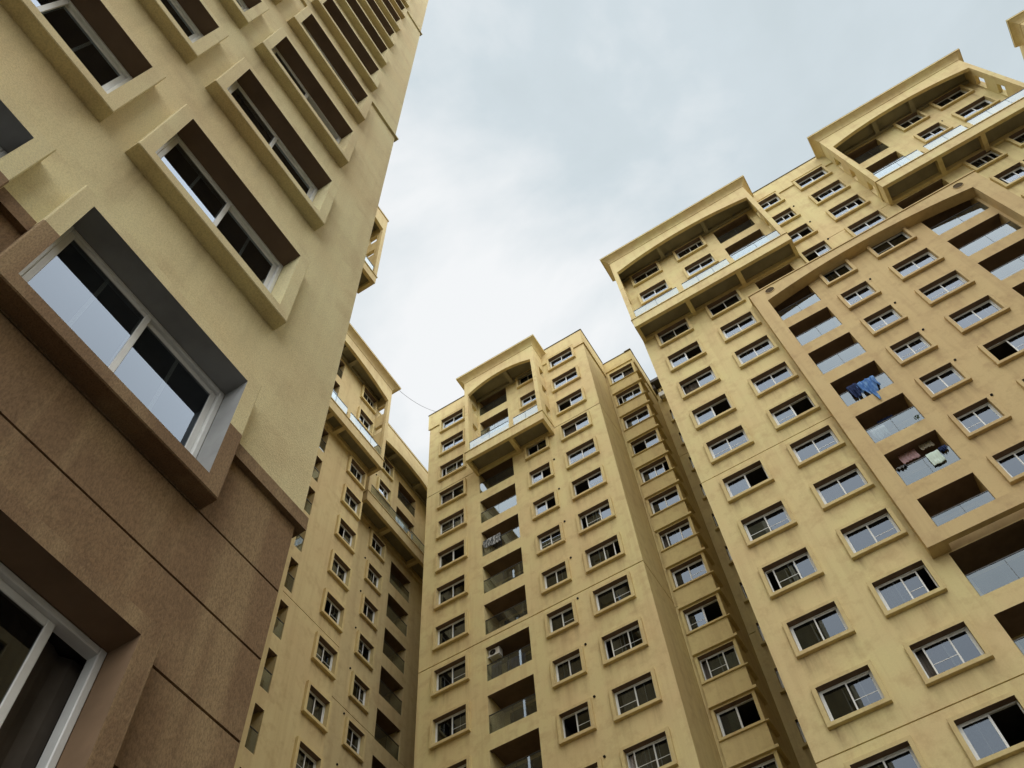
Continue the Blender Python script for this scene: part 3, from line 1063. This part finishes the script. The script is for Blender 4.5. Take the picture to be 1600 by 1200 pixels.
# ------------------------------------------------------------------ tower across the yard, mirrored in the near windows
G = building('apartment_tower', (40, -3.0, 0), 'tan tower across the yard, mirrored in the lowest left window')
G.rotation_euler = (0, 0, math.pi)
fg = Facade(G, (0, 0, 0), 'E')
fg.base = Vector((0, 0, 0)); fg.o = Vector((8.0, 0, 0))
for k in range(0, 17, 1):
    for x in (-20, -16.5, -8.5, -5, 5, 8.5, 16.5, 20):
        ow = fg.holes.append((x, x + 1.8, 5.2 + 2.97 * k, 6.56 + 2.97 * k))
        mbw = cached('gwin', lambda: (lambda q: (q.box(-0.15, 1.95, -0.165, 0, -0.15, 0, 0), q.box(-0.15, 1.95, -0.165, 0, 1.36, 1.51, 0), q.box(-0.15, 0, -0.165, 0, 0, 1.36, 0), q.box(1.8, 1.95, -0.165, 0, 0, 1.36, 0), q.box(0.87, 0.93, 0.1, 0.15, 0, 1.36, 1), q.face([(0, 0.14, 0), (1.8, 0.14, 0), (1.8, 0.14, 1.36), (0, 0.14, 1.36)], 2), q.mesh('window', [M['tan'], M['alu'], M['hole']]))[-1])(MB()))
        fg.put('window', mbw, x, 5.2 + 2.97 * k)
fg.wall(-24, 24, 0, 59.5, TN)
mb = MB()
for q in ([(8, 24), (-8, 24)], [(-8, 24), (-8, -24)], [(-8, -24), (8, -24)]):
    (xa, ya), (xb, yb) = q
    mb.face([(xa, ya, 0), (xb, yb, 0), (xb, yb, 59.5), (xa, ya, 59.5)])
mb.face([(-8, -24, 58.8), (8, -24, 58.8), (8, 24, 58.8), (-8, 24, 58.8)])
add('outer_wall', mb.mesh('outer_wall', TN), G)

# ------------------------------------------------------------------ laundry and small things
def hanging(name, label, cat, x0, x1, ztop, drops, y, mat, folds=5, amp=0.05, seed=1, group=None, over=0.0):
    """cloth hung along x at height ztop; drops = hem heights below ztop across the width; over = length folded over the back of the rail"""
    nx, nz = 28, 18
    mb = MB()
    idx = {}
    rnd = random.Random(seed)
    ph = [rnd.uniform(0, 6.28) for _ in range(4)]
    pts = []
    rows = []
    kover = 4 if over > 0 else 0
    for j in range(-kover, nz + 1):
        row = []
        for i in range(nx + 1):
            u = i / nx
            d = u * (len(drops) - 1)
            q = min(int(d), len(drops) - 2)
            f = d - q
            f = f * f * (3 - 2 * f)
            L = drops[q] * (1 - f) + drops[q + 1] * f
            v = j / nz
            pinch = 1.0 - 0.10 * v * math.sin(3.14 * u) * 0
            xx = x0 + (x1 - x0) * (u + 0.03 * math.sin(6 * v + ph[0]) * v)
            if j >= 0:
                zz = ztop - L * v
                yy = y - amp * (0.25 + v) * (math.sin(u * folds * 6.28 + ph[1] + 1.5 * v) + 0.5 * math.sin(u * folds * 2.3 * 6.28 + ph[2])) - 0.035 * min(1, v * 4)
            else:
                zz = ztop + 0.02 - over * (-j / kover)
                yy = y + 0.07
            nv = mnoise.noise(Vector((xx * 5, zz * 5, seed)))
            row.append((xx, yy + 0.02 * nv, zz + 0.01 * nv))
        rows.append(row)
    nxt = nx + 1
    for r in rows:
        mb.v += r
    for j in range(len(rows) - 1):
        for i in range(nx):
            a = j * nxt + i
            mb.f.append((a, a + nxt, a + nxt + 1, a + 1)); mb.m.append(0)
    cx = (x0 + x1) / 2
    mb.v = [(p[0] - cx, p[1] - y, p[2] - ztop) for p in mb.v]
    me = mb.mesh(name, [mat])
    me.polygons.foreach_set('use_smooth', [True] * len(me.polygons))
    o = add(name, me, None, (cx, y, ztop))
    md = o.modifiers.new('thickness', 'SOLIDIFY')
    md.thickness = 0.008
    return tag(o, label, cat, group)


RY = 25.1 + 0.05
hanging('garment', 'light blue shirt draped over the glass balcony rail of the right tower', 'laundry', 4.22, 5.05, 36.14, [0.75, 0.95, 1.15, 1.9, 1.25, 0.85, 0.8], RY - 0.06, M['denim'], 3, 0.075, 3, over=0.3)
hanging('garment', 'dark navy trousers hanging beside the light blue shirt', 'laundry', 3.82, 4.28, 36.22, [0.8, 1.05, 1.15, 0.6], RY - 0.07, M['navy'], 2, 0.06, 5, over=0.3)
hanging('garment', 'pink cloth on a line in the laundry-filled balcony', 'laundry', 3.86, 4.53, 31.36, [0.62, 0.6, 0.64], 25.60, M['pink'], 5, 0.02, 7)
hanging('garment', 'cream cloth hung high at the back of the laundry-filled balcony', 'laundry', 4.72, 5.22, 31.40, [0.44, 0.40, 0.46], 25.60, M['cream'], 4, 0.02, 8)
hanging('towel', 'pale green towel over the glass rail below the cream cloth', 'laundry', 4.62, 5.10, 30.13, [0.75, 0.78, 0.74], RY - 0.04, M['mint'], 2, 0.012, 9, over=0.3)
hanging('garment', 'small black-blue cloth bunched on the rail right of the pale green towel', 'laundry', 5.14, 5.42, 30.16, [0.24, 0.34, 0.26], RY - 0.06, M['navy'], 3, 0.04, 10, over=0.2)
hanging('garment', 'grey cloth strip over the left end of the rail under the pink cloth', 'laundry', 3.46, 3.86, 30.17, [0.10, 0.14, 0.12], RY - 0.05, M['print'], 3, 0.03, 12, over=0.2)
hanging('garment', 'dark blue clothes hung inside the balcony beneath the light blue shirt', 'laundry', 4.05, 4.75, 34.0, [0.55, 0.7, 0.5, 0.62], 25.75, M['navy'], 5, 0.05, 13)
hanging('garment', 'white laundry behind the glass in the balcony beneath the light blue shirt', 'laundry', 3.55, 4.15, 33.12, [0.55, 0.8, 0.6, 0.75], 25.32, M['white'], 5, 0.05, 14)
hanging('tarpaulin', 'navy sheet behind the rail of the balcony with the air conditioner', 'sheet', -15.55, -14.55, 33.45, [1.05, 1.1, 1.05], 27.95, M['navy'], 5, 0.03, 15)
hanging('tarpaulin', 'folded navy sheet just below the wall-hung air conditioner', 'sheet', -16.28, -15.72, 33.35, [0.95, 0.9, 1.0], 27.72, M['navy'], 3, 0.03, 18)
hanging('garment', 'grey printed cloth bundled on the rail of a middle block balcony', 'laundry', -16.30, -15.22, 42.45, [0.7, 0.75, 0.8, 0.75], 27.5 - 0.02, M['print'], 6, 0.03, 16, over=0.3)

# air conditioner on a bracket in a middle-block balcony
ac = building('air_conditioner', (-16.10, 27.85, 33.85), 'cream air conditioner on a white bracket in a dark middle block balcony', 'air conditioner')
mb = MB()
mb.bevelbox(-0.30, 0.30, -0.16, 0.16, 0.06, 0.50, 0.02)
body = add('casing', mb.mesh('casing', [M['unit']]), ac)
mb = MB()
n = 20
for i in range(n):
    p, q = 2 * math.pi * i / n, 2 * math.pi * (i + 1) / n
    c = lambda r, t, y: (r * math.cos(t) - 0.06, y, r * math.sin(t) + 0.28)
    mb.face([c(0.17, p, -0.165), c(0.17, q, -0.165), c(0.02, q, -0.172), c(0.02, p, -0.172)])
add('fan_grille', mb.mesh('fan_grille', [M['hole']]), ac)
mb = MB()
for xx in (-0.24, 0.24):
    mb.box(xx - 0.02, xx + 0.02, -0.2, 0.3, 0.02, 0.058)
mb.box(-0.32, 0.32, -0.22, -0.18, 0.0, 0.05)
add('bracket', mb.mesh('bracket', [M['alu']]), ac)

for (zz, lb) in ((57.45, 'topmost air conditioner in the dark slot beside the right tower'), (59.0, None)):
    if not lb: continue
    o = building('air_conditioner', (-4.98, 33.95, zz), lb, 'air conditioner')
    mb = MB(); mb.bevelbox(-0.28, 0.28, -0.14, 0.14, 0.05, 0.55, 0.02); add('casing', mb.mesh('casing', [M['unit']]), o)
    mb = MB()
    for xx in (-0.2, 0.2):
        mb.box(xx - 0.02, xx + 0.02, -0.16, 0.34, 0.0, 0.048)
    add('bracket', mb.mesh('bracket', [M['metal']]), o)

# little plant on the ledge of the balcony beneath the shirt
pl = building('potted_plant', (5.28, 25.02, 32.03), 'tiny green plant growing at the balcony edge beneath the blue shirt', 'plant')
mb = MB()
rnd = random.Random(4)
for i in range(40):
    a_, r_, l_ = rnd.uniform(0, 6.28), rnd.uniform(0.02, 0.10), rnd.uniform(0.05, 0.09)
    c0 = Vector((r_ * math.cos(a_) * 1.4, -0.02 - abs(r_ * math.sin(a_)) * 0.6, rnd.uniform(0.0, 0.2)))
    d = Vector((rnd.uniform(-1, 1), rnd.uniform(-1, 0.2), rnd.uniform(-0.3, 1))).normalized() * l_
    s = d.cross(Vector((rnd.uniform(-1, 1), rnd.uniform(-1, 1), rnd.uniform(-1, 1)))).normalized() * l_ * 0.3
    mb.face([c0, c0 + d * 0.5 + s, c0 + d, c0 + d * 0.5 - s])
add('foliage', mb.mesh('foliage', [M['leaf']]), pl)
mb = MB()
mb.box(-0.006, 0.006, -0.03, -0.018, -0.02, 0.14)
add('stem', mb.mesh('stem', [M['leaf']]), pl)

# cable slung between the two roofs
p0, p1 = Vector((-20.75, 24.2, 59.25)), Vector((-19.79, 27.42, 59.98))
mid = (p0 + p1) / 2
mb = MB()
N = 24
prev = None
for i in range(N + 1):
    t = i / N
    q = p0.lerp(p1, t) - Vector((0, 0, 4 * 0.38 * t * (1 - t))) - mid
    ringp = [q + Vector((0.013 * math.cos(k * 1.2566), 0.0, 0.013 * math.sin(k * 1.2566))) for k in range(5)]
    if prev:
        for k in range(5):
            mb.face([prev[k], prev[(k + 1) % 5], ringp[(k + 1) % 5], ringp[k]])
    prev = ringp
o = add('cable', mb.mesh('cable', [M['metal']]), None, mid)
tag(o, 'thin dark cable slung between two roofs against the sky', 'cable')
